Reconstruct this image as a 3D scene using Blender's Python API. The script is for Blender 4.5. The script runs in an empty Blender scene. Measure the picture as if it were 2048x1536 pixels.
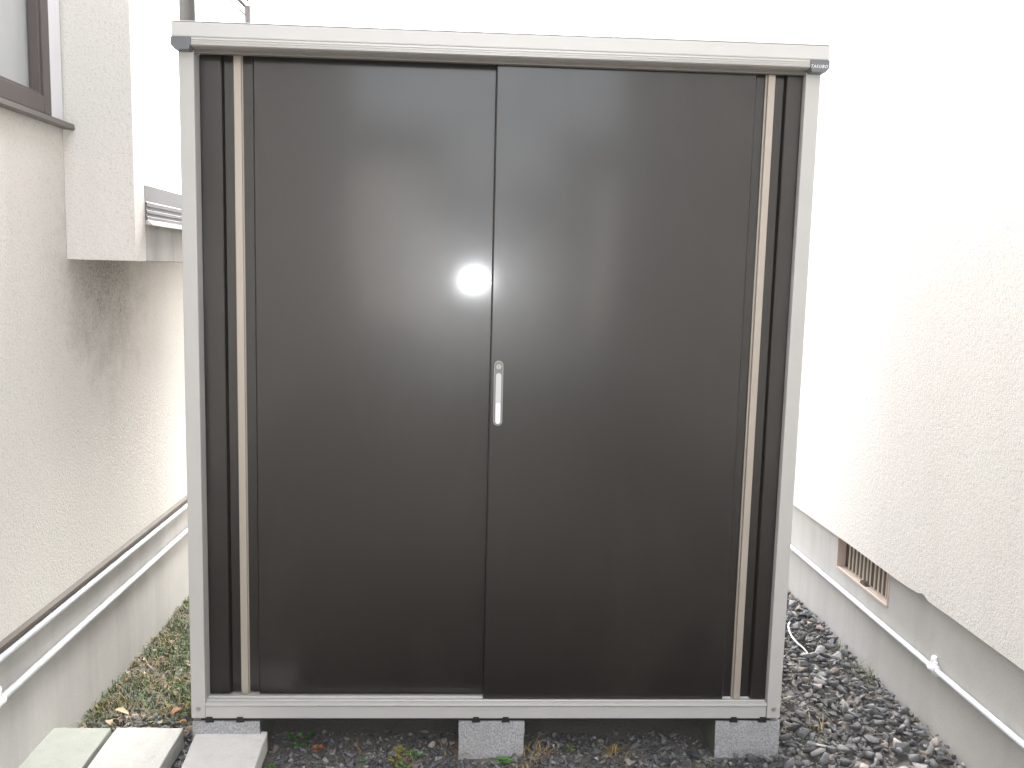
import bpy, bmesh, math, random
import numpy as np
from mathutils import Vector, Matrix, noise
R = math.radians
random.seed(7); rng = np.random.default_rng(7)
sc = bpy.context.scene
COL = sc.collection

# ------------------------------------------------------------------ camera
cam_d = bpy.data.cameras.new("Camera"); cam = bpy.data.objects.new("Camera", cam_d); COL.objects.link(cam)
cam_d.sensor_width = 36.0; cam_d.lens = 1798.9 / 2048 * 36.0
cam_d.clip_start = 0.05; cam_d.clip_end = 2000
def cam_matrix(loc, yaw, pitch, roll):
    cy, sy, cp, sp, cr, sr = math.cos(yaw), math.sin(yaw), math.cos(pitch), math.sin(pitch), math.cos(roll), math.sin(roll)
    f = Vector((sy*cp, cy*cp, sp)); r0 = Vector((cy, -sy, 0)); u0 = r0.cross(f)
    r = cr*r0 + sr*u0; u = -sr*r0 + cr*u0
    m = Matrix((r, u, -f)).transposed().to_4x4(); m.translation = Vector(loc)
    return m
cam.matrix_world = cam_matrix((-0.0831, -2.4413, 1.2660), 0.049807, -0.121739, 0.024534)
sc.camera = cam
# ------------------------------------------------------------------ sky, sun, exposure
SUN_EL, SUN_AZ = 48.0, 6.0          # azimuth measured from +Y (behind the shed) towards +X
w = bpy.data.worlds.new("World"); sc.world = w; w.use_nodes = True
nt = w.node_tree; bg = nt.nodes["Background"]
sky = nt.nodes.new("ShaderNodeTexSky"); sky.sky_type = 'NISHITA'; sky.sun_disc = False
sky.sun_elevation = R(SUN_EL); sky.sun_rotation = R(SUN_AZ)
sky.air_density = 1.0; sky.dust_density = 4.0; sky.ozone_density = 1.0
hs = nt.nodes.new("ShaderNodeHueSaturation"); hs.inputs["Saturation"].default_value = 0.22
nt.links.new(sky.outputs[0], hs.inputs["Color"]); nt.links.new(hs.outputs[0], bg.inputs["Color"])
bg.inputs["Strength"].default_value = 0.15
sd = bpy.data.lights.new("Sun", 'SUN'); sun = bpy.data.objects.new("Sun", sd); COL.objects.link(sun)
sd.energy = 1.0; sd.angle = R(25); sd.color = (1.0, 0.95, 0.88)
sdir = Vector((math.sin(R(SUN_AZ))*math.cos(R(SUN_EL)), math.cos(R(SUN_AZ))*math.cos(R(SUN_EL)), math.sin(R(SUN_EL))))
sun.rotation_euler = sdir.to_track_quat('Z', 'Y').to_euler()
# the camera's own flash, which the photograph shows lit as a reflection in the door
fd = bpy.data.lights.new("camera_flash", 'POINT'); flash = bpy.data.objects.new("camera_flash", fd); COL.objects.link(flash)
flash.location = (-0.052, -2.44, 1.256); fd.energy = 6.5; fd.shadow_soft_size = 0.018; fd.color = (0.95, 0.97, 1.0)
sc.view_settings.view_transform = 'Standard'; sc.view_settings.look = 'None'
sc.view_settings.exposure = 3.1; sc.view_settings.gamma = 1.0

# ------------------------------------------------------------------ materials
def mat(name, col, rough=0.5, metal=0.0, spec=0.5, coat=0.0, coat_rough=0.1):
    m = bpy.data.materials.new(name); m.use_nodes = True
    b = m.node_tree.nodes["Principled BSDF"]
    b.inputs["Base Color"].default_value = (*col, 1); b.inputs["Roughness"].default_value = rough
    b.inputs["Metallic"].default_value = metal; b.inputs["Specular IOR Level"].default_value = spec
    b.inputs["Coat Weight"].default_value = coat; b.inputs["Coat Roughness"].default_value = coat_rough
    return m
def nodes(m): return m.node_tree.nodes, m.node_tree.links, m.node_tree.nodes["Principled BSDF"]
def coords(m, scale=(1,1,1)):
    n, l, b = nodes(m)
    g = n.new("ShaderNodeNewGeometry"); mp = n.new("ShaderNodeMapping"); mp.inputs["Scale"].default_value = scale
    l.new(g.outputs["Position"], mp.inputs["Vector"]); return mp.outputs[0]
def nz(m, scale, detail=4, rough=.55, stretch=(1,1,1), dist=0):
    n, l, b = nodes(m); t = n.new("ShaderNodeTexNoise")
    t.inputs["Scale"].default_value = scale; t.inputs["Detail"].default_value = detail; t.inputs["Roughness"].default_value = rough
    t.inputs["Distortion"].default_value = dist
    l.new(coords(m, stretch), t.inputs["Vector"]); return t.outputs["Fac"]
def ramp(m, fac, stops):
    n, l, b = nodes(m); r = n.new("ShaderNodeValToRGB"); e = r.color_ramp.elements
    while len(e) < len(stops): e.new(.5)
    for q, (p, c) in zip(e, stops): q.position = p; q.color = (*c, 1) if len(c) == 3 else c
    l.new(fac, r.inputs[0]); return r.outputs[0]
def mix(m, fac, a, c, mode='MIX'):
    n, l, b = nodes(m); x = n.new("ShaderNodeMix"); x.data_type = 'RGBA'; x.blend_type = mode
    for s, v in ((0, fac), (6, a), (7, c)):
        if hasattr(v, "is_output"): l.new(v, x.inputs[s])
        else: x.inputs[s].default_value = v if s == 0 else (*v, 1)
    return x.outputs[2]
def bump(m, h, strength, dist, prev=None):
    n, l, b = nodes(m); k = n.new("ShaderNodeBump"); k.inputs["Strength"].default_value = strength; k.inputs["Distance"].default_value = dist
    l.new(h, k.inputs["Height"])
    if prev: l.new(prev, k.inputs["Normal"])
    l.new(k.outputs[0], b.inputs["Normal"]); return k.outputs[0]
def base(m, out): m.node_tree.links.new(out, nodes(m)[2].inputs["Base Color"])
def mul(a): return (a, a, a)

def stucco(name, c, stain):
    m = mat(name, c, .9, spec=.25)
    fine = nz(m, 260, 3, .6); big = nz(m, 2.2, 4, .6); run = nz(m, 5, 4, .6, (1, 1, .18)); speck = nz(m, 190, 2, .5)
    k = mix(m, ramp(m, big, [(.35, (0,0,0)), (.7, (1,1,1))]), c, tuple(v*s for v, s in zip(c, (.97, 1.0, .985))))
    k = mix(m, ramp(m, run, [(.52, (0,0,0)), (.78, (stain,)*3)]), k, (.36, .34, .30))
    k = mix(m, ramp(m, speck, [(.26, (.5,)*3), (.46, (0,0,0))]), k, tuple(v*.55 for v in c))
    base(m, k)
    b1 = bump(m, nz(m, 110, 3, .6), .36, .005); bump(m, fine, .5, .003, b1)
    return m
M = {}
M['stucco_left'] = stucco('stucco_left', (.70, .665, .63), .16)
def mould_and_shade(m):  # mould stain that also paints in the soft shade below the overhang
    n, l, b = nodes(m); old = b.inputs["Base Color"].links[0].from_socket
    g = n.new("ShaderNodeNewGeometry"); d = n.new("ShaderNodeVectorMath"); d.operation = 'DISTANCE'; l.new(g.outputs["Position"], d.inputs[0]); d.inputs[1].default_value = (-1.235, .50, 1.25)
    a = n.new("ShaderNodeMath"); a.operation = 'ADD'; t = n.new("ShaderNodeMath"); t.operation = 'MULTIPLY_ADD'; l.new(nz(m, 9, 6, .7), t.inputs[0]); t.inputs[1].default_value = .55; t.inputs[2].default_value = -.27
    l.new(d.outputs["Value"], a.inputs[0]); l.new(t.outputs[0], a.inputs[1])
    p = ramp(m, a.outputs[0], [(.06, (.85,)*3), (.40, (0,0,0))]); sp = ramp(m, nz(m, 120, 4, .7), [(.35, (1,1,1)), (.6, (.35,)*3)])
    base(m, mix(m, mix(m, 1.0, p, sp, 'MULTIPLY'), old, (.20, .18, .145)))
M['stucco_bay'] = stucco('stucco_bay', (.68, .645, .61), .10)
mould_and_shade(M['stucco_left'])
M['stucco_right'] = stucco('stucco_right', (.70, .665, .635), .12)
def concrete(name, c, stain, c2, bs=.25):
    m = mat(name, c, .88, spec=.3)
    big = nz(m, 3.5, 5, .6); run = nz(m, 7, 5, .6, (1, 1, .12)); f = nz(m, 220, 3, .7)
    k = mix(m, ramp(m, big, [(.3, (0,0,0)), (.75, (1,1,1))]), c, c2)
    k = mix(m, ramp(m, run, [(.5, (0,0,0)), (.75, (stain,)*3)]), k, tuple(v*.45 for v in c))
    k = mix(m, ramp(m, f, [(.3, (.4,)*3), (.5, (0,0,0))]), k, tuple(v*.6 for v in c))
    base(m, k); bump(m, f, bs, .002); return m
M['foundation'] = concrete('foundation_render', (.43, .42, .40), .30, (.50, .49, .475))
M['parapet'] = concrete('stained_parapet', (.42, .40, .375), .7, (.50, .48, .46))
def block_mat():
    m = mat('concrete_block', (.36, .36, .37), .95, spec=.2)
    f = nz(m, 260, 3, .7); g = nz(m, 9, 4)
    k = mix(m, ramp(m, f, [(.32, (0,0,0)), (.62, (1,1,1))]), (.20, .20, .21), (.47, .475, .49))
    k = mix(m, ramp(m, g, [(.45, (0,0,0)), (.8, (.5,)*3)]), k, (.28, .28, .27))
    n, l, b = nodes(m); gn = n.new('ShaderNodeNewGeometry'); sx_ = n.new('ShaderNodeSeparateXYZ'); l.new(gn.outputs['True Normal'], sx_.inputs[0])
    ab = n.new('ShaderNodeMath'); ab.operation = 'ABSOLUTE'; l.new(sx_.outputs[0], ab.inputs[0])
    k = mix(m, ramp(m, ab.outputs[0], [(.5, (0,0,0)), (.8, (.85,)*3)]), k, (.075, .085, .06))  # side faces coloured dark: green moss plus painted shadow beneath the shed
    base(m, k); bump(m, f, .9, .003); return m
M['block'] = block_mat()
def slab_mat(name, c, c2, f2):
    m = mat(name, c, .9, spec=.25); f = nz(m, 240, 3, .7); g = nz(m, 11, 5, .65); h = nz(m, 28, 4, .6)
    k = mix(m, ramp(m, g, [(.38, (0,0,0)), (.66, (f2,)*3)]), c, c2)
    k = mix(m, ramp(m, h, [(.55, (0,0,0)), (.75, (.35,)*3)]), k, tuple(v*.6 for v in c))
    k = mix(m, ramp(m, f, [(.30, (.5,)*3), (.46, (0,0,0))]), k, tuple(v*.55 for v in c))
    base(m, k); bump(m, f, .5, .002); return m
M['slab_green'] = slab_mat('mossy_slab', (.32, .33, .305), (.27, .295, .25), .9)
M['slab_grey'] = slab_mat('grey_slab', (.43, .425, .41), (.36, .37, .345), .6)
M['slab_pale'] = slab_mat('pale_slab', (.74, .72, .70), (.62, .61, .585), .6)

def paint(name, c, rough, var=.06, spec=.5, bs=.04, coat=0., cr=.1):
    m = mat(name, c, rough, spec=spec, coat=coat, coat_rough=cr)
    g = nz(m, 3, 4, .6, (1, 1, .5)); f = nz(m, 900, 2, .6)
    k = mix(m, g, tuple(v*(1-var) for v in c), tuple(v*(1+var) for v in c)); base(m, k)
    n, l, b = nodes(m); mr = n.new("ShaderNodeMapRange"); mr.inputs[3].default_value = rough*.9; mr.inputs[4].default_value = rough*1.12
    l.new(nz(m, 6, 5, .7), mr.inputs[0]); l.new(mr.outputs[0], b.inputs["Roughness"])
    bump(m, f, bs, .0006); return m
def door_mat():
    c = (.0135, .0116, .0100); m = mat('charcoal_door_steel', c, .3, spec=.5, coat=.42, coat_rough=.11); n, l, b = nodes(m)
    g = nz(m, 3, 5, .65, (1, 1, .5)); dust = nz(m, 4.5, 6, .7, (1, 1, .35), .6); f = nz(m, 900, 2, .6)
    k = mix(m, g, tuple(v*.9 for v in c), tuple(v*1.1 for v in c))
    k = mix(m, ramp(m, dust, [(.50, (0,0,0)), (.80, (.055,)*3)]), k, (.16, .145, .125))
    base(m, k)
    mr = n.new("ShaderNodeMapRange"); mr.inputs[3].default_value = .25; mr.inputs[4].default_value = .38; l.new(nz(m, 5, 6, .75), mr.inputs[0]); l.new(mr.outputs[0], b.inputs["Roughness"])
    wave = nz(m, 1.6, 1, .3, (1, 1, .6)); b1 = bump(m, wave, 1.0, .008); b2 = bump(m, f, .05, .0006, b1); l.new(b1, b.inputs["Coat Normal"]); return m
M['door'] = door_mat()
M['post'] = paint('light_grey_steel', (.435, .428, .412), .42, .03)
M['fascia'] = paint('pale_grey_steel', (.51, .502, .488), .40, .03)
M['alu'] = paint('brushed_aluminium', (.47, .455, .44), .38, .05)
nodes(M['alu'])[2].inputs['Metallic'].default_value = .3
M['trim'] = paint('weathered_trim', (.13, .13, .135), .55, .06)
M['cap'] = paint('dark_grey_plastic', (.135, .138, .148), .45, .05)
M['bar'] = paint('champagne_trim', (.385, .345, .295), .38, .04)
nodes(M['bar'])[2].inputs['Metallic'].default_value = .3
M['dark'] = mat('black_rubber', (.015, .014, .014), .7)
M['header'] = paint('brown_header', (.14, .125, .11), .45, .05)
M['letter'] = mat('white_lettering', (.8, .8, .82), .5)
M['plate'] = paint('handle_plate', (.16, .165, .155), .3, .03)
M['rim'] = mat('handle_rim', (.30, .30, .29), .35)
M['cup'] = mat('silver_handle_cup', (.50, .50, .505), .5)
M['cup_lit'] = mat('flash_lit_cup_white', (.80, .79, .79), .45)
M['chrome'] = mat('polished_metal', (.72, .72, .72), .18, 1.0)
M['bolt'] = mat('bolt_head', (.36, .34, .31), .4, .5)
M['frame'] = paint('bronze_window_frame', (.098, .082, .078), .4, .06)
M['sill'] = paint('grey_brown_sill', (.15, .135, .125), .5, .06)
M['flash'] = paint('brown_drip_strip', (.10, .085, .07), .6, .2)
M['lit_wall'] = paint('lit_wall_paint', (.72, .71, .74), .55, .02)
M['pane'] = paint('frosted_glass', (.42, .43, .43), .25, .05, .6)
M['pipe'] = paint('pale_conduit', (.50, .515, .54), .30, .10)
M['clamp'] = mat('white_clamp', (.80, .80, .80), .4)
M['vent'] = paint('beige_vent_frame', (.55, .455, .40), .65, .06)
M['slat'] = paint('cream_vent_slat', (.60, .55, .44), .6, .08)
M['ventback'] = mat('vent_recess', (.10, .075, .066), .8)
M['roof'] = paint('roof_steel', (.32, .32, .31), .5, .05)
M['postdark'] = paint('grey_post_paint', (.055, .055, .055), .6, .08)
M['cord'] = mat('white_cord_sheath', (.72, .68, .66), .5)
M['lead'] = mat('lead_rail', (.07, .065, .068), .5, .0)
def house_far(name, c):
    m = mat(name, c, .85); k = mix(m, nz(m, .8, 4), tuple(v*.8 for v in c), tuple(v*1.15 for v in c)); base(m, k); return m
M['far_dark'] = house_far('unseen_brown_siding', (.13, .11, .10)); M['far_pale'] = house_far('unseen_cream_siding', (.62, .59, .55)); M['unseen_road'] = house_far('unseen_pale_asphalt', (.22, .22, .215)); M['far_mid'] = house_far('unseen_grey_siding', (.20, .20, .19)); M['far_roof'] = house_far('tile_roof', (.06, .06, .065))

def attr_mat(name, rough=.85, scale=180, v=.35, bs=.5, trans=0.):
    m = mat(name, (.1, .1, .1), rough, spec=.35); n, l, b = nodes(m)
    a = n.new("ShaderNodeAttribute"); a.attribute_name = "tone"
    f = nz(m, scale, 4, .65)
    k = mix(m, 1.0, a.outputs["Color"], ramp(m, f, [(.25, mul(1-v)), (.75, mul(1+v*.6))]), 'MULTIPLY'); base(m, k)
    if bs: bump(m, f, bs, .002)
    return m
M['stone'] = attr_mat('crushed_stone'); M['leafy'] = attr_mat('plant_matter', .7, 90, .25, 0)
def soil_mat():
    m = mat('gritty_soil', (.1, .09, .08), .95, spec=.2)
    n, l, b = nodes(m)
    a = nz(m, 7, 5, .65); f = nz(m, 130, 5, .75); g = nz(m, 420, 3, .7)
    k = mix(m, ramp(m, a, [(.35, (0,0,0)), (.65, (1,1,1))]), (.165, .158, .15), (.20, .185, .165))
    k = mix(m, ramp(m, f, [(.35, (0,0,0)), (.68, (.8,)*3)]), k, (.24, .228, .21))
    k = mix(m, ramp(m, g, [(.3, (.8,)*3), (.5, (0,0,0))]), k, (.035, .033, .03))
    base(m, k); b1 = bump(m, f, .8, .012); bump(m, g, .7, .004, b1); return m
M['soil'] = soil_mat()

# ------------------------------------------------------------------ builders
def link(name, bm, m, parent=None, loc=None, smooth=False):
    me = bpy.data.meshes.new(name); bm.normal_update(); bm.to_mesh(me); bm.free()
    me.materials.append(M[m] if isinstance(m, str) else m)
    if smooth:
        for p in me.polygons: p.use_smooth = True
    o = bpy.data.objects.new(name, me); COL.objects.link(o)
    if parent: o.parent = parent
    if loc: o.location = loc
    return o
def tag(o, label, cat, group=None):
    o['label'] = label; o['category'] = cat
    if group: o['group'] = group
    return o
def thing(name, label, cat, loc=(0,0,0), group=None):
    o = bpy.data.objects.new(name, None); COL.objects.link(o); o.location = loc; o.empty_display_size = .1
    return tag(o, label, cat, group)
def box(bm, x0, x1, y0, y1, z0, z1, bev=0.0, seg=2):
    t = bmesh.new()
    vs = [t.verts.new(p) for p in ((x0,y0,z0),(x1,y0,z0),(x1,y1,z0),(x0,y1,z0),(x0,y0,z1),(x1,y0,z1),(x1,y1,z1),(x0,y1,z1))]
    for f in ((0,3,2,1),(4,5,6,7),(0,1,5,4),(1,2,6,5),(2,3,7,6),(3,0,4,7)): t.faces.new([vs[i] for i in f])
    if bev: bmesh.ops.bevel(t, geom=list(t.edges), offset=bev, segments=seg, profile=.5, affect='EDGES')
    merge(bm, t); return bm
def merge(bm, t):
    me = bpy.data.meshes.new("tmp"); t.to_mesh(me); t.free(); bm.from_mesh(me); bpy.data.meshes.remove(me)
def boxes(*args, bev=0.0):
    bm = bmesh.new()
    for a in args: box(bm, *a, bev=bev)
    return bm
def prism(pts, axis, a, b, bm=None, bev=0.0):
    """closed outline pts in the two remaining axes, extruded along axis from a to b"""
    t = bmesh.new()
    def P(p, q):
        u, v = p
        return {'x': (q, u, v), 'y': (u, q, v), 'z': (u, v, q)}[axis]
    A = [t.verts.new(P(p, a)) for p in pts]; B = [t.verts.new(P(p, b)) for p in pts]; n = len(pts)
    t.faces.new(A[::-1]); t.faces.new(B)
    for i in range(n): t.faces.new((A[i], A[(i+1) % n], B[(i+1) % n], B[i]))
    bmesh.ops.recalc_face_normals(t, faces=t.faces)
    if bev: bmesh.ops.bevel(t, geom=list(t.edges), offset=bev, segments=2, profile=.5, affect='EDGES')
    if bm is None: return t
    merge(bm, t); return bm
def tube(bm, pts, r, seg=14, caps=True):
    pts = [Vector(p) for p in pts]; rings = []
    for i, p in enumerate(pts):
        d = (pts[min(i+1, len(pts)-1)] - pts[max(i-1, 0)]).normalized()
        up = Vector((0,0,1)) if abs(d.z) < .9 else Vector((0,1,0))
        s = d.cross(up).normalized(); t = s.cross(d)
        rr = r[i] if isinstance(r, (list, tuple)) else r
        rings.append([bm.verts.new(p + s*math.cos(a)*rr + t*math.sin(a)*rr) for a in [2*math.pi*k/seg for k in range(seg)]])
    for a, b in zip(rings, rings[1:]):
        for k in range(seg): bm.faces.new((a[k], a[(k+1) % seg], b[(k+1) % seg], b[k])).smooth = True
    if caps: bm.faces.new(rings[0][::-1]); bm.faces.new(rings[-1])
    return bm
def pill(cx, z0, z1, r, n=10):
    pts = []
    for k in range(n+1): a = math.pi*k/n; pts.append((cx + r*math.cos(a), z1 - r + r*math.sin(a)))
    for k in range(n+1): a = math.pi + math.pi*k/n; pts.append((cx + r*math.cos(a), z0 + r + r*math.sin(a)))
    return pts
def copy_tree(o, loc, label=None, rotz=None):
    c = o.copy(); COL.objects.link(c); c.location = loc
    if rotz is not None: c.rotation_euler.z = rotz
    if label: c['label'] = label
    for ch in o.children:
        d = ch.copy(); COL.objects.link(d); d.parent = c
    return c

G = -0.112
# ------------------------------------------------------------------ ground
def lowz(x, y):
    return .010*noise.noise(Vector((x*4, y*4, 0))) + .006*noise.noise(Vector((x*13, y*13, 3)))
xs = [-300, -30, -3, *np.linspace(-1.26, 1.40, 150), 3, 30, 300]; ys = [-300, -30, -6, *np.linspace(-1.2, 2.4, 170), 8, 40, 300]
bm = bmesh.new(); gv = []
for y in ys:
    row = []
    for x in xs:
        ins = -1.3 < x < 1.45 and -1.25 < y < 2.45
        row.append(bm.verts.new((x, y, G - .012 + (lowz(x, y) if ins else 0))))
    gv.append(row)
for a, b in zip(gv, gv[1:]):
    for i in range(len(xs)-1): bm.faces.new((a[i], a[i+1], b[i+1], b[i]))
link('ground', bm, 'soil', smooth=True)['kind'] = 'structure'

# ------------------------------------------------------------------ the shed
HP = 1.82
shed = thing('storage_shed', 'light grey steel storage shed with two charcoal sliding doors standing on concrete blocks', 'storage shed')
def prt(name, bm, m, parent=shed, smooth=False, label=None):
    o = link(name, bm, m, parent, smooth=smooth)
    if label: o['label'] = label
    return o
for s in (-1, 1):
    x0, x1 = sorted((s*.8435, s*.804))
    p = prt('corner_post', boxes((x0, x1, 0, .062, 0, HP), bev=.0025), 'post')
    b = bmesh.new(); tube(b, [(s*.8235, .002, .029), (s*.8235, -.0035, .029)], [.0072, .0062], 16)
    prt('bolt', b, 'bolt', p)
# side and back sheets with pressed ribs
for s in (-1, 1):
    pts = []; y = .063; k = 0
    while y < .90:
        pts += [(s*.838, y), (s*.838, y+.05), (s*.832, y+.06), (s*.832, y+.09)]; y += .10
    pts = [(px, py) for px, py in pts] + [(s*.815, pts[-1][1]), (s*.815, .063)]
    prt('side_panel', prism(pts, 'z', .02, HP), 'post')
prt('back_panel', boxes((-.81, .81, .95, .965, .02, HP)), 'post')
# base sill with rails
sill = prism([(.002, -.0), (.002, .034), (-.001, .0365), (-.004, .040), (-.003, .0455), (.004, .0475), (.012, .0475), (.013, .050), (.016, .050), (.017, .0475),
              (.030, .0475), (.031, .0515), (.035, .0515), (.036, .0475), (.090, .0475), (.090, 0)], 'x', -.8032, .8012)
prt('base_rail', sill, 'post')
prt('base_frame', boxes((-.82, .82, .012, .93, -.012, .0)), 'dark')
# header: fascia, grooved strip, end caps, inner header
prt('roof_fascia', boxes((-.8515, .8515, -.032, .03, 1.8435, 1.881), bev=.004), 'fascia')
g = [(-.031, 1.8432), (-.031, 1.838), (-.0285, 1.8374), (-.0285, 1.8360), (-.0300, 1.8353), (-.0300, 1.8330), (-.0280, 1.8323), (-.0280, 1.8305), (-.0292, 1.8298),
     (-.0280, 1.8262), (-.023, 1.8240), (-.012, 1.8232), (.03, 1.8232), (.03, 1.8432)]
prt('grooved_trim', prism(g, 'x', -.8036, .8036), 'alu')
for s in (-1, 1):
    c = prism([(s*.8525, 1.8432), (s*.8525, 1.824), (s*.843, 1.8125), (s*.806, 1.8125), (s*.8, 1.8432)], 'y', -.0335, .02, bev=.0015)
    prt('end_cap', c, 'cap')
fc = bpy.data.curves.new('t', 'FONT'); fc.body = 'TAKUBO'; fc.size = .0118; fc.extrude = .0004; fc.shear = .3; fc.align_x = 'CENTER'; fc.offset = 0; fc.space_character = 1.22
fo = bpy.data.objects.new('t', fc); COL.objects.link(fo)
dg = bpy.context.evaluated_depsgraph_get(); me = bpy.data.meshes.new_from_object(fo.evaluated_get(dg)); bpy.data.objects.remove(fo)
bx = [v.co.x for v in me.vertices]; sx = .0440/(max(bx)-min(bx))
for v in me.vertices: v.co = Vector((.8240 + v.co.x*sx, -.0340 - v.co.z, 1.8228 + v.co.y*1.0))
me.flip_normals() if hasattr(me, 'flip_normals') else None
me.materials.clear(); me.materials.append(M['letter']); lo = bpy.data.objects.new('lettering', me); COL.objects.link(lo); lo.parent = shed
prt('inner_header', prism([(.006, 1.8230), (.006, 1.818), (.003, 1.816), (.003, 1.813), (.012, 1.811), (.014, 1.813), (.019, 1.813), (.019, 1.8230)], 'x', -.8035, .8035), 'header')
bm = prism([(-.0318, 1.8812), (-.03, 1.8835), (.98, 1.852), (.98, 1.842), (.02, 1.87), (.02, 1.8812)], 'x', -.849, .849)
prt('roof', bm, 'post')
# doors: cross-section in x,y extruded along z
def door(xa, xb, yf, z0, z1, s):
    """s=-1: pull channel near xa (left door); s=+1: near xb (right door)"""
    d = .013; T = .024
    if s < 0: f = [(xa, yf+.002), (xa+.002, yf), (-.749, yf), (-.7465, yf+.002), (-.7415, yf+d), (-.6675, yf+d), (-.6635, yf+.0015), (-.661, yf), (xb-.002, yf), (xb, yf+.002)]
    else: f = [(xa, yf+.005), (xa+.0015, yf+.0015), (xa+.005, yf), (.6745, yf), (.677, yf+.0015), (.681, yf+d), (.755, yf+d), (.760, yf+.002), (.7625, yf), (xb-.002, yf), (xb, yf+.002)]
    out = f + [(xb, yf+T), (xa, yf+T)]
    return prism(out, 'z', z0, z1), d
prt('door_track', boxes((-.8035, .8035, .0465, .09, 1.8255, 1.842), (-.8035, .8035, .0205, .0455, 1.8285, 1.842)), 'header')
bm, d = door(-.8035, .03, .046, .0525, 1.825, -1)
ld = prt('sliding_door', bm, 'door')
prt('door_trim', boxes((-.7145, -.6955, .047, .059, .0500, 1.825), (-.7175, -.6925, .0565, .0588, .0502, 1.824), bev=.0008), 'bar', ld)
bm, d = door(-.0225, .8035, .0205, .0505, 1.826, 1)
rd = prt('sliding_door', bm, 'door')
prt('door_trim', boxes((.7095, .7285, .0215, .0335, .0485, 1.827), (.7035, .7065, .0265, .0333, .0490, 1.826), (.7065, .7095, .0300, .0333, .0490, 1.826), bev=.0008), 'bar', rd)
# handle
hd = prt('door_handle', prism(pill(.0020, .8475, 1.0285, .0128), 'y', .0170, .0204, bev=.001), 'rim', rd)
# third level pieces of the handle stay one level below the door
bm = prism(pill(.0020, .8500, 1.0260, .0106), 'y', .0160, .0172)
prt('handle_plate', bm, 'plate', rd)
cup = prism(pill(.0022, .8520, .9945, .0076), 'y', .0142, .0162, bev=.0008)
box(cup, -.0042, .0086, .0132, .0146, .915, .920, bev=.0004)
box(cup, -.0042, .0086, .0132, .0146, .923, .926, bev=.0004)
prt('handle_cup', cup, 'cup', rd)
prt('flash_lit_cup', prism(pill(.0022, .8535, .9125, .0066, 8), 'y', .0128, .0146, bev=.0008), 'cup_lit', rd)  # lower cup in brighter white; the flash reflection is put into the colour
b = bmesh.new(); tube(b, [(.0018, .0162, 1.0115), (.0018, .0138, 1.0115), (.0018, .0132, 1.0115)], [.0074, .0070, .0056], 20)
prt('lock', b, 'bolt', rd)
prt('keyhole', boxes((.0011, .0025, .0126, .0133, 1.0075, 1.0155)), 'dark', rd)
# adjuster tabs hanging under the sill at each foot
for cx in (-.748, .004, .7525):
    for dx in (-.045, .040):
        prt('foot_tab', prism([(cx+dx-.012, -.012), (cx+dx-.008, .004), (cx+dx+.008, .004), (cx+dx+.012, -.012)], 'y', -.0006, .004), 'dark')

# ------------------------------------------------------------------ blocks under the shed
def block_mesh(x0, x1, y0, y1, z0, z1, seed, rough=.0016, cell=.012):
    t = bmesh.new(); box(t, x0, x1, y0, y1, z0, z1, bev=.003)
    n = max(2, int(max(x1-x0, y1-y0)/cell/2))
    bmesh.ops.subdivide_edges(t, edges=[e for e in t.edges if e.calc_length() > .02], cuts=7, use_grid_fill=True)
    for v in t.verts:
        k = noise.noise_vector(v.co*45 + Vector((seed*7, 0, 0))); q = noise.noise_vector(v.co*12 + Vector((0, seed*5, 0)))
        v.co += k*rough + q*rough
    return t
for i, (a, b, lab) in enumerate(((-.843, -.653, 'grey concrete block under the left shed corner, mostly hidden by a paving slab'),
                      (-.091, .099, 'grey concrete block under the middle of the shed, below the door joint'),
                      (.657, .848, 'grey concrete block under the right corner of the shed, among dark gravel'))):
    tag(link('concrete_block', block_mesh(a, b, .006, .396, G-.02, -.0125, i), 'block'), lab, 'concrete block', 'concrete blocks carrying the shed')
# ------------------------------------------------------------------ slabs bottom left
def slab(c, m, lab, seed):
    """c: four corners (x,y) of the top, z of top"""
    t = bmesh.new(); z1 = c[4]; z0 = z1-.06
    A = [t.verts.new((x, y, z0)) for x, y in c[:4]]; B = [t.verts.new((x, y, z1)) for x, y in c[:4]]
    t.faces.new(A[::-1]); t.faces.new(B)
    for i in range(4): t.faces.new((A[i], A[(i+1) % 4], B[(i+1) % 4], B[i]))
    bmesh.ops.recalc_face_normals(t, faces=t.faces)
    bmesh.ops.bevel(t, geom=list(t.edges), offset=.004, segments=2, profile=.5, affect='EDGES')
    bmesh.ops.subdivide_edges(t, edges=[e for e in t.edges if e.calc_length() > .03], cuts=9, use_grid_fill=True)
    for v in t.verts:
        v.co += noise.noise_vector(v.co*40 + Vector((seed*9, 0, 0)))*.0013 + noise.noise_vector(v.co*9)*.0016
    tag(link('paving_slab', t, m), lab, 'paving slab', 'paving slabs in the lower left corner')
slab([(-1.262, -.345), (-1.076, -.345), (-1.082, .045), (-1.272, .044), -.050], 'slab_green', 'greenish weathered paving slab against the left house foundation', 1)
slab([(-1.062, -.345), (-.874, -.345), (-.880, .045), (-1.069, .045), -.050], 'slab_grey', 'pale grey paving slab lying between the greenish slab and the slab below the shed corner', 2)
slab([(-.806, -.365), (-.618, -.365), (-.637, .024), (-.836, .020), -.050], 'slab_pale', 'whitish paving slab in front of the left shed corner, apart from the two others', 3)

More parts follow.
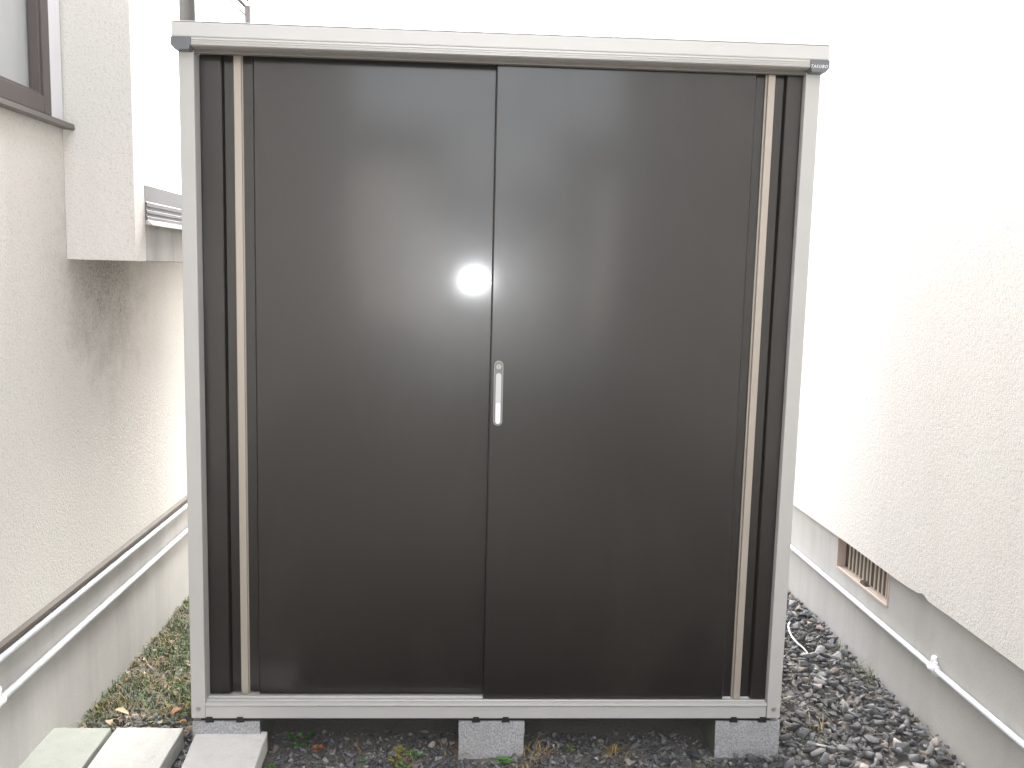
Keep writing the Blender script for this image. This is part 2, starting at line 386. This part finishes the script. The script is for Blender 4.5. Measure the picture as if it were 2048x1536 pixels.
# ------------------------------------------------------------------ left house
XL = -1.235
lh = thing('stucco_house', 'cream stucco house on the left with dark framed window and overhanging bay', 'house', (-1.235, 0, G))
def lp(name, bm, m, parent=None, smooth=False, label=None):
    o = link(name, bm, m, parent or lh, smooth=smooth)
    if parent is None: o.location = (1.235, 0, -G)
    if label: o['label'] = label
    return o
HX = -6.0; HT = 4.6
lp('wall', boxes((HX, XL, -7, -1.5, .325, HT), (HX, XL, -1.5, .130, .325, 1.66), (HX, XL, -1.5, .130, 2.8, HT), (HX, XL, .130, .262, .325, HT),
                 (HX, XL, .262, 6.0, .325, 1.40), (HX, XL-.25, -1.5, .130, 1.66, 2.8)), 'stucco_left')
lp('foundation', boxes((HX, XL-.006, -6.98, 5.98, G-.2, .325)), 'foundation')
lp('bay', prism([(XL+.0005, .216), (-1.041, .214), (-1.041, .298), (XL+.0005, .262)], 'z', 1.277, HT), 'stucco_bay')
lp('parapet', boxes((XL+.0005, -1.0425, .2985, 6.0, 1.279, 1.398)), 'parapet')
tr = prism([(-1.060, 1.3985), (-1.034, 1.3985), (-1.034, 1.408), (-1.038, 1.410), (-1.038, 1.416), (-1.035, 1.418), (-1.035, 1.426), (-1.038, 1.428), (-1.038, 1.436), (-1.035, 1.438), (-1.035, 1.449),
            (-1.040, 1.452), (-1.040, 1.500), (-1.060, 1.500)], 'y', .2985, 6.0)
lp('roof_trim', tr, 'trim')
lp('trim_lip', prism([(-1.045, 1.385), (-1.022, 1.383), (-1.020, 1.387), (-1.034, 1.3982), (-1.0422, 1.3982)], 'y', .30, 6.0), 'chrome')
lp('annex_roof', boxes((HX, -1.0605, .2985, 6.0, 1.401, 1.455)), 'roof')
lp('roof', boxes((HX-.3, -1.0, -7.3, .55, HT, HT+.15)), 'far_roof')
lp('drip_strip', prism([(XL-.0055, .300), (XL+.004, .300), (XL+.008, .305), (XL+.008, .315), (XL+.0005, .3245), (XL-.0055, .3245)], 'y', -6.9, 5.9), 'flash')
wd = lp('window', boxes((XL-.06, XL+.012, .088, .128, 1.6605, 2.80), (XL-.06, XL+.012, -1.498, -1.456, 1.6605, 2.80), (XL-.06, XL+.012, -1.456, .088, 1.6605, 1.706), (XL-.06, XL+.012, -1.456, .088, 2.755, 2.80),
                        (XL-.045, XL+.004, -.72, -.68, 1.706, 2.755), bev=.002), 'frame')
lp('pane', boxes((XL-.03, XL-.024, -1.456, .088, 1.706, 2.755)), 'pane', wd)
lp('inner_bead', boxes((XL-.02, XL+.006, .078, .0878, 1.7062, 2.754), (XL-.02, XL+.006, -1.455, .078, 1.7062, 1.714), bev=.001), 'frame', wd)
lp('lit_wall_strip', boxes((XL+.0005, XL+.008, .1285, .205, 1.66, 2.85), bev=.002), 'lit_wall')  # raised pale strip painting in the brighter light on the wall beside the window
lp('window_sill', prism([(XL-.05, 1.6598), (XL+.034, 1.6525), (XL+.036, 1.639), (XL+.030, 1.636), (XL+.0008, 1.640), (XL+.0008, 1.645), (XL-.05, 1.645)], 'y', -1.55, .213), 'sill')

# ------------------------------------------------------------------ right house
XR = 1.350; FR = 1.372
rh = thing('stucco_house', 'off white rough stucco house on the right above a grey foundation with a vent', 'house', (XR, 0, G))
def rp(name, bm, m, parent=None, label=None):
    o = link(name, bm, m, parent or rh)
    if parent is None: o.location = (-XR, 0, -G)
    if label: o['label'] = label
    return o
edge = [(-7, .292), (-1.2, .2925), (-.3, .292), (.05, .2945), (.165, .2935), (.178, .296), (.192, .303), (.212, .3045), (.226, .300), (.245, .2945), (.262, .2955), (.30, .292), (.42, .2915), (.7, .2945), (1.2, .294), (7, .294)]
bm = prism(edge + [(7, 4.8), (-7, 4.8)], 'x', XR, 5.5)
rp('wall', bm, 'stucco_right')
rp('foundation', boxes((FR, 5.45, -6.98, .466, G-.2, .31), (FR, 5.45, .904, 6.98, G-.2, .31), (FR, 5.45, .466, .904, G-.2, .158), (FR+.10, 5.45, .466, .904, .158, .31)), 'foundation')
rp('roof', boxes((1.1, 5.8, -7.3, 7.3, 4.8, 4.95)), 'far_roof')
ve = rp('vent', boxes((FR-.002, FR+.098, .4665, .474, .1585, .309), (FR-.002, FR+.098, .896, .9035, .1585, .309), (FR-.003, FR+.098, .474, .896, .1585, .1665), bev=.001), 'vent')
rp('vent_back', boxes((FR+.032, FR+.036, .4745, .8955, .1667, .309)), 'ventback', ve)
for k in range(12):
    y = .500 + k*.031
    if k == 5: y += .004
    rp('slat', boxes((FR+.022, FR+.026, y, y+.0045, .1668, .309)), 'slat', ve)
tag(link('vent_debris', prism([(.655, .1668), (.700, .1668), (.695, .178), (.672, .176)], 'x', FR+.004, FR+.024), 'ventback'), 'small dark scrap lying on the ledge of the foundation vent', 'debris')

# ------------------------------------------------------------------ conduits
def conduit(x, z, y0, y1, r, lab, wob):
    bm = bmesh.new(); ys_ = np.linspace(y0, y1, 40)
    tube(bm, [(x + wob*noise.noise(Vector((y*1.3, z*9, x)))*.5, y, z + wob*noise.noise(Vector((y*1.1, x*5, z)))) for y in ys_], r, 16)
    t = thing('conduit_pipe', lab, 'conduit pipe', (x, (y0+y1)/2, z), 'conduit pipes along the house foundations')
    o = link('pipe', bm, 'pipe', t); o.location = -Vector(t.location)
    return t
def clamp(t, x, y, z, r, s):
    """s: direction from the pipe to the wall"""
    bm = bmesh.new(); tube(bm, [(x, y-.018, z), (x, y+.018, z)], r+.003, 18)
    box(bm, min(x+s*r*.2, x+s*(r+.0015)), max(x+s*r*.2, x+s*(r+.0015)), y-.016, y+.016, z-r-.012, z+r+.002, bev=.001)
    tube(bm, [(x+s*r*.6, y+.012, z+r), (x+s*r*.6, y+.0125, z+r+.012), (x+s*r*.6, y+.012, z+r+.024)], [.011, .0095, .008], 12)
    box(bm, min(x, x+s*r), max(x, x+s*r), y-.006, y+.018, z+r*.5, z+r+.012, bev=.002)
    o = link('clamp', bm, 'clamp', t); o.location = -Vector(t.location)
pr = conduit(FR-.0125, .098, -3, 6, .0098, 'white conduit pipe clamped along the right house foundation below the vent', .003)
clamp(pr, FR-.0125, .123, .098, .0098, 1)
pu = conduit(XL+.006, .2865, -3, 6, .0098, 'upper white conduit pipe on the left house, right under the brown drip strip', .002)
pl = conduit(XL+.008, .184, -3, 6, .0100, 'lower white conduit pipe across the middle of the left foundation', .003)
clamp(pl, XL+.008, -.275, .184, .0100, -1)

# ------------------------------------------------------------------ posts on the annex roof
po = thing('roof_post', 'thick grey post rising behind the left end of the shed roof', 'post', (-1.30, 1.6, 1.455))
bm = bmesh.new(); tube(bm, [(0, 0, 0), (0, 0, 2.2)], .033, 20); link('shaft', bm, 'postdark', po)
bm = bmesh.new(); box(bm, -.06, .06, -.06, .06, .0005, .01, bev=.002); link('base_plate', bm, 'postdark', po)
ra = thing('roof_railing', 'slender grey sloping railing behind the left end of the shed roof', 'railing', (-1.075, 1.6, 1.455))
bm = bmesh.new(); box(bm, .018, .040, -.012, .012, .0, .915, bev=.002); link('railing_post', bm, 'lead', ra)
bm = bmesh.new(); box(bm, -.50, -.478, -.012, .012, .0, 1.45, bev=.002); link('railing_post', bm, 'lead', ra)
for dz, r in ((.90, .0075), (.865, .004), (.935, .006)):
    bm = bmesh.new(); tube(bm, [(.03, 0, dz), (-.50, 0, dz+.52)], r, 10); link('handrail', bm, 'lead', ra)

# ------------------------------------------------------------------ unseen house row behind the camera, placed and toned to band the door reflection
bm = bmesh.new(); vs = [bm.verts.new(p) for p in ((-60, -21, G+.004), (60, -21, G+.004), (60, -7.6, G+.004), (-60, -7.6, G+.004))]; bm.faces.new(vs)
link('unseen_road', bm, 'unseen_road')['kind'] = 'structure'  # unseen pale surface, put in to brighten the lower door reflection
for x0, x1, y, h, m, lab in ((-22, -3.5, -24, 3.0, 'far_dark', 'unseen low brown sided house placed across the lane for the door reflection, farthest left'),
                             (-3.3, -0.9, -23, 4.6, 'far_pale', 'unseen narrow pale house placed across the lane for a bright band in the door, left of the middle one'),
                             (-.7, 2.9, -24, 3.0, 'far_mid', 'unseen grey sided house placed across the lane for the door reflection, in the middle'),
                             (3.1, 5.6, -23, 4.6, 'far_pale', 'unseen narrow pale house placed across the lane for a bright band in the door, right of the middle one'),
                             (5.8, 24, -24, 3.2, 'far_dark', 'unseen low brown sided house placed across the lane for the door reflection, farthest right')):
    t = thing('unseen_house_across', lab, 'house', ((x0+x1)/2, y, G))
    hw = (x1-x0)/2
    link('wall', boxes((-hw, hw, -6, 0, -.1, h)), m, t)
    link('roof', prism([(-6.4, h+.001), (.4, h+.001), (-3, h+1.2)], 'x', -hw-.3, hw+.3), 'far_roof', t)  # roof of the unseen house, only for the door reflection

# ------------------------------------------------------------------ stuff on the ground
def np_mesh(name, verts, faces_flat, loops, cols, m):
    me = bpy.data.meshes.new(name); nv = len(verts); nf = len(loops)
    me.vertices.add(nv); me.vertices.foreach_set('co', np.asarray(verts, dtype=np.float32).ravel())
    me.loops.add(len(faces_flat)); me.loops.foreach_set('vertex_index', np.asarray(faces_flat, dtype=np.int32))
    me.polygons.add(nf); st = np.concatenate([[0], np.cumsum(loops)[:-1]])
    me.polygons.foreach_set('loop_start', st.astype(np.int32)); me.polygons.foreach_set('loop_total', np.asarray(loops, dtype=np.int32))
    a = me.color_attributes.new('tone', 'FLOAT_COLOR', 'POINT'); a.data.foreach_set('color', np.asarray(cols, dtype=np.float32).ravel())
    me.update(calc_edges=True); me.validate(); me.materials.append(M[m])
    o = bpy.data.objects.new(name, me); COL.objects.link(o); return o
def hull_variants(n):
    out = []
    for k in range(n):
        t = bmesh.new()
        for j in range(rng.integers(8, 12)):
            v = rng.normal(size=3); v /= np.linalg.norm(v); v *= rng.uniform(.75, 1.0)
            t.verts.new(v*np.array([1.0, rng.uniform(.50, .95), rng.uniform(.26, .58)]))
        r = bmesh.ops.convex_hull(t, input=t.verts)
        bmesh.ops.delete(t, geom=[g_ for g_ in r['geom_interior'] if isinstance(g_, bmesh.types.BMVert)], context='VERTS')
        bmesh.ops.bevel(t, geom=list(t.edges), offset=.035, segments=1, affect='EDGES')
        t.verts.index_update(); out.append((np.array([v.co[:] for v in t.verts]), [[v.index for v in f.verts] for f in t.faces])); t.free()
    return out
HV = hull_variants(26)
def rotm(tilt):
    a = rng.uniform(0, 2*math.pi); b = rng.normal(0, tilt); c = rng.normal(0, tilt)
    ca, sa, cb, sb, cc, sc_ = math.cos(a), math.sin(a), math.cos(b), math.sin(b), math.cos(c), math.sin(c)
    return np.array([[ca,-sa,0],[sa,ca,0],[0,0,1]]) @ np.array([[1,0,0],[0,cb,-sb],[0,sb,cb]]) @ np.array([[cc,0,sc_],[0,1,0],[-sc_,0,cc]])
V, F, L, C = [], [], [], []; off = 0
def add_stone(x, y, z, s, col, tilt=.35):
    global off
    hv, hf = HV[rng.integers(len(HV))]
    V.append((hv*s) @ rotm(tilt).T + (x, y, z)); C.append(np.tile((*col, 1), (len(hv), 1)))
    for f in hf: F.extend([i+off for i in f]); L.append(len(f))
    off += len(hv)
def stone_col(pale=.06):
    u = rng.random()
    if u < pale: c = np.array((.33, .30, .275))*rng.uniform(.6, 1.25)
    elif u < pale*2.2: c = np.array((.19, .165, .145))*rng.uniform(.7, 1.2)
    elif u < .35: c = np.array((.17, .168, .168))*rng.uniform(.8, 1.5)
    else: c = np.array((.092, .093, .097))*rng.uniform(.6, 1.7)
    return tuple(c)
def blocked(x, y, m=.01):
    for a, b, y0, y1 in ((-.843, -.653, .0, .40), (-.091, .099, .0, .40), (.657, .848, .0, .40), (-1.28, -.87, -.36, .05), (-.83, -.62, -.37, .03)):
        if a-m < x < b+m and y0-m < y < y1+m: return True
    return False
# right strip: layered crushed stone
for n_, lo, hi, zz in ((5200, .005, .013, 0.0), (2600, .012, .022, .006), (760, .020, .036, .012)):
    for k in range(n_):
        x = rng.uniform(.70, 1.375); y = rng.uniform(-.9, 2.0)
        if x < .86 and y > .05 : continue
        s = rng.uniform(lo, hi)
        if x + s*.8 > 1.372 or blocked(x, y, s*.7): continue
        pile = .012*max(0, (x-1.15)/.2)
        dens = 1.0 if y > -.02 or x > .95 else .75
        if rng.random() > dens: continue
        add_stone(x, y, G - .008 + zz*rng.uniform(.4, 1.2) + lowz(x, y) + pile + s*.25, s, stone_col(.022))
# front: smaller gravel bedded in soil
for n_, lo, hi in ((8500, .004, .009), (3800, .008, .015), (800, .014, .024)):
    for k in range(n_):
        x = rng.uniform(-.66, .86); y = rng.uniform(-.55, .15)
        if blocked(x, y, hi*.6): continue
        front = 1 - max(0, (y - .0)/.13)
        if rng.random() > .3 + .7*front: continue
        s = rng.uniform(lo, hi)
        add_stone(x, y, G - .012 + lowz(x, y) + s*.28, s, stone_col(.035))
# left strip: a few stones in front of the moss
for k in range(420):
    x = rng.uniform(-1.23, -.63); y = rng.uniform(.03, .24)
    if x > -.86 and y > .0: continue
    s = rng.uniform(.006, .020)
    if x - s < -1.238 or blocked(x, y, s*.7): continue
    add_stone(x, y, G - .008 + lowz(x, y) + s*.3, s, stone_col(.12))
for k in range(300):
    x = rng.uniform(-.88, -.83); y = rng.uniform(-.4, .05); s = rng.uniform(.005, .014)
    add_stone(x, y, G - .008 + s*.2, s, stone_col(.1))
for k in range(160):
    x = rng.uniform(-1.23, -.86); y = rng.uniform(.25, 1.6); s = rng.uniform(.006, .018)
    if x - s < -1.238: continue
    add_stone(x, y, G - .006 + lowz(x, y) + s*.3, s, stone_col(.2))
gr = np_mesh('gravel', np.vstack(V), F, L, np.vstack(C), 'stone'); gr['kind'] = 'stuff'
gr['label'] = 'dark grey crushed stone gravel around the shed'
# single larger stones
def big_stone(x, y, s, col, lab, dz=.0):
    global V, F, L, C, off
    V, F, L, C = [], [], [], []; off = 0
    add_stone(0, 0, 0, s, col, .15)
    o = np_mesh('stone', np.vstack(V), F, L, np.vstack(C), 'stone'); o.location = (x, y, G + s*.35 + dz)
    tag(o, lab, 'stone', 'larger stones in the gravel')
big_stone(1.298, 1.02, .036, (.06, .06, .065), 'large dark grey stone leaning on the far right foundation', .02)
big_stone(1.288, .93, .021, (.42, .34, .27), 'cream coloured stone beside the right foundation, just nearer than the large dark stone', .02)
big_stone(1.318, .89, .021, (.34, .26, .23), 'pinkish stone touching the right foundation next to the cream stone', .02)
big_stone(1.120, .40, .024, (.26, .24, .23), 'flat light grey stone in the gravel midway between shed and right house', .012)
big_stone(1.155, .52, .012, (.62, .58, .54), 'small white pebble on the dark gravel right of the shed', .022)
big_stone(.985, -.05, .026, (.36, .29, .27), 'pinkish pale stone on the gravel in the lower right foreground', .01)
big_stone(1.055, -.10, .024, (.36, .31, .28), 'beige stone in the lower right foreground beside a pinkish one', .01)
big_stone(.585, -.01, .032, (.055, .058, .065), 'broad dark stone just left of the right concrete block', .0)
big_stone(.500, -.045, .026, (.04, .042, .048), 'blackish stone in front of the shed between middle and right blocks', .0)
big_stone(-.885, .125, .022, (.33, .25, .21), 'rounded pinkish stone beside the left shed corner', .012)

# moss, grass and dead bits left of the shed
V, F, L, C = [], [], [], []; off = 0
def blade(x, y, z, h, wd, lean, col, az=None):
    global off
    a = rng.uniform(0, 2*math.pi) if az is None else az
    dx, dy = math.cos(a), math.sin(a); px, py = -dy*wd, dx*wd
    l1, l2 = lean*.35, lean
    pts = [(x-px, y-py, z), (x+px, y+py, z), (x+px*.8+dx*l1*h, y+py*.8+dy*l1*h, z+h*.6), (x-px*.8+dx*l1*h, y-py*.8+dy*l1*h, z+h*.6), (x+dx*l2*h, y+dy*l2*h, z+h*(1-.25*min(lean, 2)))]
    V.append(np.array(pts)); C.append(np.tile((*col, 1), (5, 1)))
    F.extend([off, off+1, off+2, off+3, off+3, off+2, off+4]); L.extend([4, 3]); off += 5
def moss_col(x, y):
    k = noise.noise(Vector((x*9, y*9, 5))); u = rng.random()
    if u < .18: return tuple(np.array((.20, .15, .075))*rng.uniform(.6, 1.3))
    if k > .12: return tuple(np.array((.15, .145, .055))*rng.uniform(.6, 1.3))
    return tuple(np.array((.080, .125, .045))*rng.uniform(.6, 1.4))
for k in range(11000):
    x = rng.uniform(-1.235, -.80); y = rng.uniform(.16, 1.7)
    k1 = noise.noise(Vector((x*6, y*6, 1)))
    if y < .22 and rng.random() < .6: continue
    if k1 < -.5: continue
    z = G - .012 + lowz(x, y)
    blade(x, y, z, rng.uniform(.010, .026)*(1.2+k1), rng.uniform(.0010, .0024), rng.uniform(.2, 1.6), moss_col(x, y))
def chip(x, y, z, a, col):
    global off
    t = rng.uniform(0, 6.28); c, s_ = math.cos(t), math.sin(t); ti = rng.uniform(-.6, .6); w_ = a*rng.uniform(.35, .7)
    q = [(-a, 0, 0), (0, -w_, ti*w_), (a, 0, rng.uniform(-.3, .5)*a), (0, w_, rng.uniform(-.2, .6)*w_)]
    V.append(np.array([(x+px*c-py*s_, y+px*s_+py*c, z+pz) for px, py, pz in q])); C.append(np.tile((*col, 1), (4, 1)))
    F.extend([off, off+1, off+2, off, off+2, off+3]); L.extend([3, 3]); off += 4
for k in range(560):       # crumbled leaf litter
    x = rng.uniform(-1.23, -.82); y = rng.uniform(.10, 1.7)
    if noise.noise(Vector((x*7, y*5, 9))) < -.05: continue
    chip(x, y, G + rng.uniform(-.004, .012), rng.uniform(.004, .012), tuple(np.array(((.20, .10, .05), (.26, .18, .10), (.13, .09, .06), (.32, .25, .17))[rng.integers(4)])*rng.uniform(.6, 1.3)))
for k in range(420):       # longer dry straws
    x = rng.uniform(-1.22, -.82); y = rng.uniform(.10, 1.7)
    if rng.random() < .5 and y < .9: continue
    blade(x, y, G - .008, rng.uniform(.02, .055), .0012, rng.uniform(.8, 2.4), tuple(np.array((.34, .27, .15))*rng.uniform(.6, 1.2)))
ms = np_mesh('moss_and_grass', np.vstack(V), F, L, np.vstack(C), 'leafy'); ms['kind'] = 'stuff'; ms['label'] = 'low moss and short grass on the strip left of the shed'
# sparse dry and green wisps among the gravel
V, F, L, C = [], [], [], []; off = 0
for cx, cy, n_, col, hh in ((.125, .02, 60, (.34, .25, .12), .03), (.11, -.07, 40, (.34, .24, .12), .025), (.36, .02, 40, (.30, .22, .07), .03), (-.10, .03, 40, (.30, .19, .08), .02), (-.23, -.05, 40, (.28, .19, .09), .02),
                          (.40, -.10, 30, (.2, .17, .07), .022), (.60, -.08, 24, (.16, .17, .06), .025), (.90, .46, 40, (.24, .20, .08), .05), (.91, .30, 36, (.36, .29, .17), .05), (.89, .15, 36, (.34, .28, .18), .04),
                          (1.30, 1.35, 46, (.10, .14, .04), .05), (1.24, 1.28, 40, (.10, .14, .04), .05), (1.325, .72, 14, (.13, .17, .06), .06), (1.335, .50, 12, (.14, .17, .06), .08), (1.0, .62, 20, (.12, .17, .05), .03),
                          (.96, .02, 20, (.10, .17, .05), .02), (1.02, .16, 20, (.30, .24, .15), .04), (1.345, -.02, 18, (.28, .2, .1), .025), (1.2, .3, 14, (.3, .25, .18), .05), (-.38, .03, 30, (.22, .15, .08), .02)):
    for k in range(n_):
        x, y = cx + rng.normal(0, .022), cy + rng.normal(0, .022)
        if x > 1.36: continue
        blade(x, y, G - .006, hh*rng.uniform(.4, 1.2), rng.uniform(.0008, .0016), rng.uniform(.4, 2.2), tuple(np.array(col)*rng.uniform(.6, 1.3)))
ws = np_mesh('grass_wisps', np.vstack(V), F, L, np.vstack(C), 'leafy'); ws['kind'] = 'stuff'; ws['label'] = 'sparse dry and green grass wisps in the gravel'
# weeds: little rosettes of rounded leaves
def leaf_pts(x, y, z, l, w_, az, pitch, col):
    global off
    d = np.array((math.cos(az)*math.cos(pitch), math.sin(az)*math.cos(pitch), math.sin(pitch))); s = np.array((-math.sin(az), math.cos(az), 0)); u = np.cross(d, s)*-1
    prof = ((0, .12, 0), (.25, .7, .05), (.55, 1.0, .08), (.82, .7, .04), (1.0, .1, -.04))
    pts = []
    for t, wf, lift in prof:
        c = np.array((x, y, z)) + d*l*t + np.array((0, 0, 1))*lift*l
        pts += [c - s*w_*wf*.5 + np.array((0, 0, .12*w_*wf)), c, c + s*w_*wf*.5 + np.array((0, 0, .12*w_*wf))]
    V.append(np.array(pts)); C.append(np.tile((*col, 1), (len(pts), 1)))
    for i in range(4):
        for j in range(2):
            a = off + i*3 + j; F.extend([a, a+1, a+4, a+3]); L.append(4)
    off += len(pts)
def weed(x, y, size, col, n_, lab):
    global V, F, L, C, off
    V, F, L, C = [], [], [], []; off = 0
    for k in range(n_):
        az = k*2.4 + rng.uniform(-.4, .4); h = rng.uniform(.2, 1.0)*size*.8
        r = rng.uniform(.1, .7)*size; bx_, by_ = r*math.cos(az), r*math.sin(az)
        blade(bx_*.2, by_*.2, 0, h, .0009, r/max(h, .004), tuple(np.array(col)*.8), az)
        leaf_pts(bx_, by_, h*.8, size*rng.uniform(.45, .8), size*rng.uniform(.35, .55), az, rng.uniform(-.2, .6), tuple(np.array(col)*rng.uniform(.7, 1.3)))
    o = np_mesh('weed', np.vstack(V), F, L, np.vstack(C), 'leafy'); o.location = (x, y, G - .006)
    tag(o, lab, 'weed', 'small weeds in front of the shed')
GR = (.07, .19, .035); YG = (.22, .20, .05); RD = (.30, .12, .05)
weed(.042, -.035, .024, (.09, .24, .04), 11, 'bright green weed at the foot of the middle concrete block')
weed(-.245, -.072, .022, (.08, .21, .04), 10, 'green weed in the gravel, nearest the camera, left of the middle block')
weed(-.215, .005, .024, GR, 11, 'green weed beside a yellowed one, left of the middle block')
weed(-.262, .010, .024, YG, 12, 'yellowish weed left of the middle block, close under the shed sill')
weed(-.270, -.035, .022, YG, 11, 'yellowish weed in the gravel below another yellow weed')
weed(-.362, -.028, .012, GR, 7, 'tiny green weed midway between the whitish slab and the middle block')
weed(-.555, .075, .034, (.05, .12, .03), 14, 'dark green weed under the sill beside the whitish slab')
weed(-.605, -.060, .018, GR, 8, 'small green weed at the right edge of the whitish slab')
weed(-.495, .030, .022, RD, 9, 'reddish weed in the gravel right of the whitish slab')
weed(.235, .035, .018, (.12, .16, .05), 8, 'pale green weed right of the middle block')
weed(1.255, 1.25, .034, (.06, .13, .035), 12, 'green weed at the far right foundation behind the gravel')
weed(1.005, .035, .014, GR, 8, 'tiny green weed in the gravel right of the shed corner')
# dry leaves
for x, y, c, l, lab in ((-1.055, .93, (.23, .07, .06), .055, 'dark red dry leaf against the left foundation'), (-.93, .30, (.26, .12, .05), .045, 'brown dry leaf in the moss near the left shed post'),
                        (-.955, .26, (.24, .11, .045), .04, 'brown curled leaf at the front of the moss'), (-.915, .53, (.20, .10, .04), .045, 'brown dry leaf midway along the moss strip'),
                        (-.96, .56, (.24, .13, .05), .04, 'tan dry leaf midway along the moss strip'), (-.90, 1.05, (.27, .14, .07), .05, 'tan dry leaf far back beside the shed'),
                        (-1.02, 1.12, (.30, .18, .10), .05, 'pale brown leaf far back by the left foundation'), (-.875, .48, (.22, .08, .04), .04, 'rust coloured leaf beside the left shed post'),
                        (-1.10, .22, (.36, .26, .15), .045, 'straw coloured leaf near the front of the moss'), (-1.13, .155, (.34, .26, .18), .04, 'pale dry leaf behind the greenish slab'),
                        (-.94, .16, (.25, .10, .04), .035, 'rust brown leaf behind the gap between the slabs')):
    V, F, L, C = [], [], [], []; off = 0
    leaf_pts(0, 0, 0, l, l*.55, rng.uniform(0, 6.28), rng.uniform(-.1, .4), c)
    o = np_mesh('dry_leaf', np.vstack(V), F, L, np.vstack(C), 'leafy'); o.location = (x, y, G + .012)
    tag(o, lab, 'dry leaf', 'dry leaves on the left strip')
# cord
bm = bmesh.new(); ctrl = [Vector(p) for p in ((1.236, 1.00, G-.012), (1.222, .957, G+.022), (1.190, .885, G+.033), (1.170, .80, G+.034), (1.168, .74, G+.032), (1.180, .685, G+.026), (1.192, .655, G+.006))]
pts = []
for i in range(len(ctrl)-1):
    p0, p1, p2, p3 = ctrl[max(i-1, 0)], ctrl[i], ctrl[i+1], ctrl[min(i+2, len(ctrl)-1)]
    for k in range(6):
        t = k/6; pts.append(.5*((2*p1) + (p2-p0)*t + (2*p0-5*p1+4*p2-p3)*t*t + (3*p1-p0-3*p2+p3)*t**3))
tube(bm, pts + [ctrl[-1]], .0032, 10)
tag(link('cord', bm, 'cord'), 'short white cord poking out of the gravel right of the shed', 'cord')
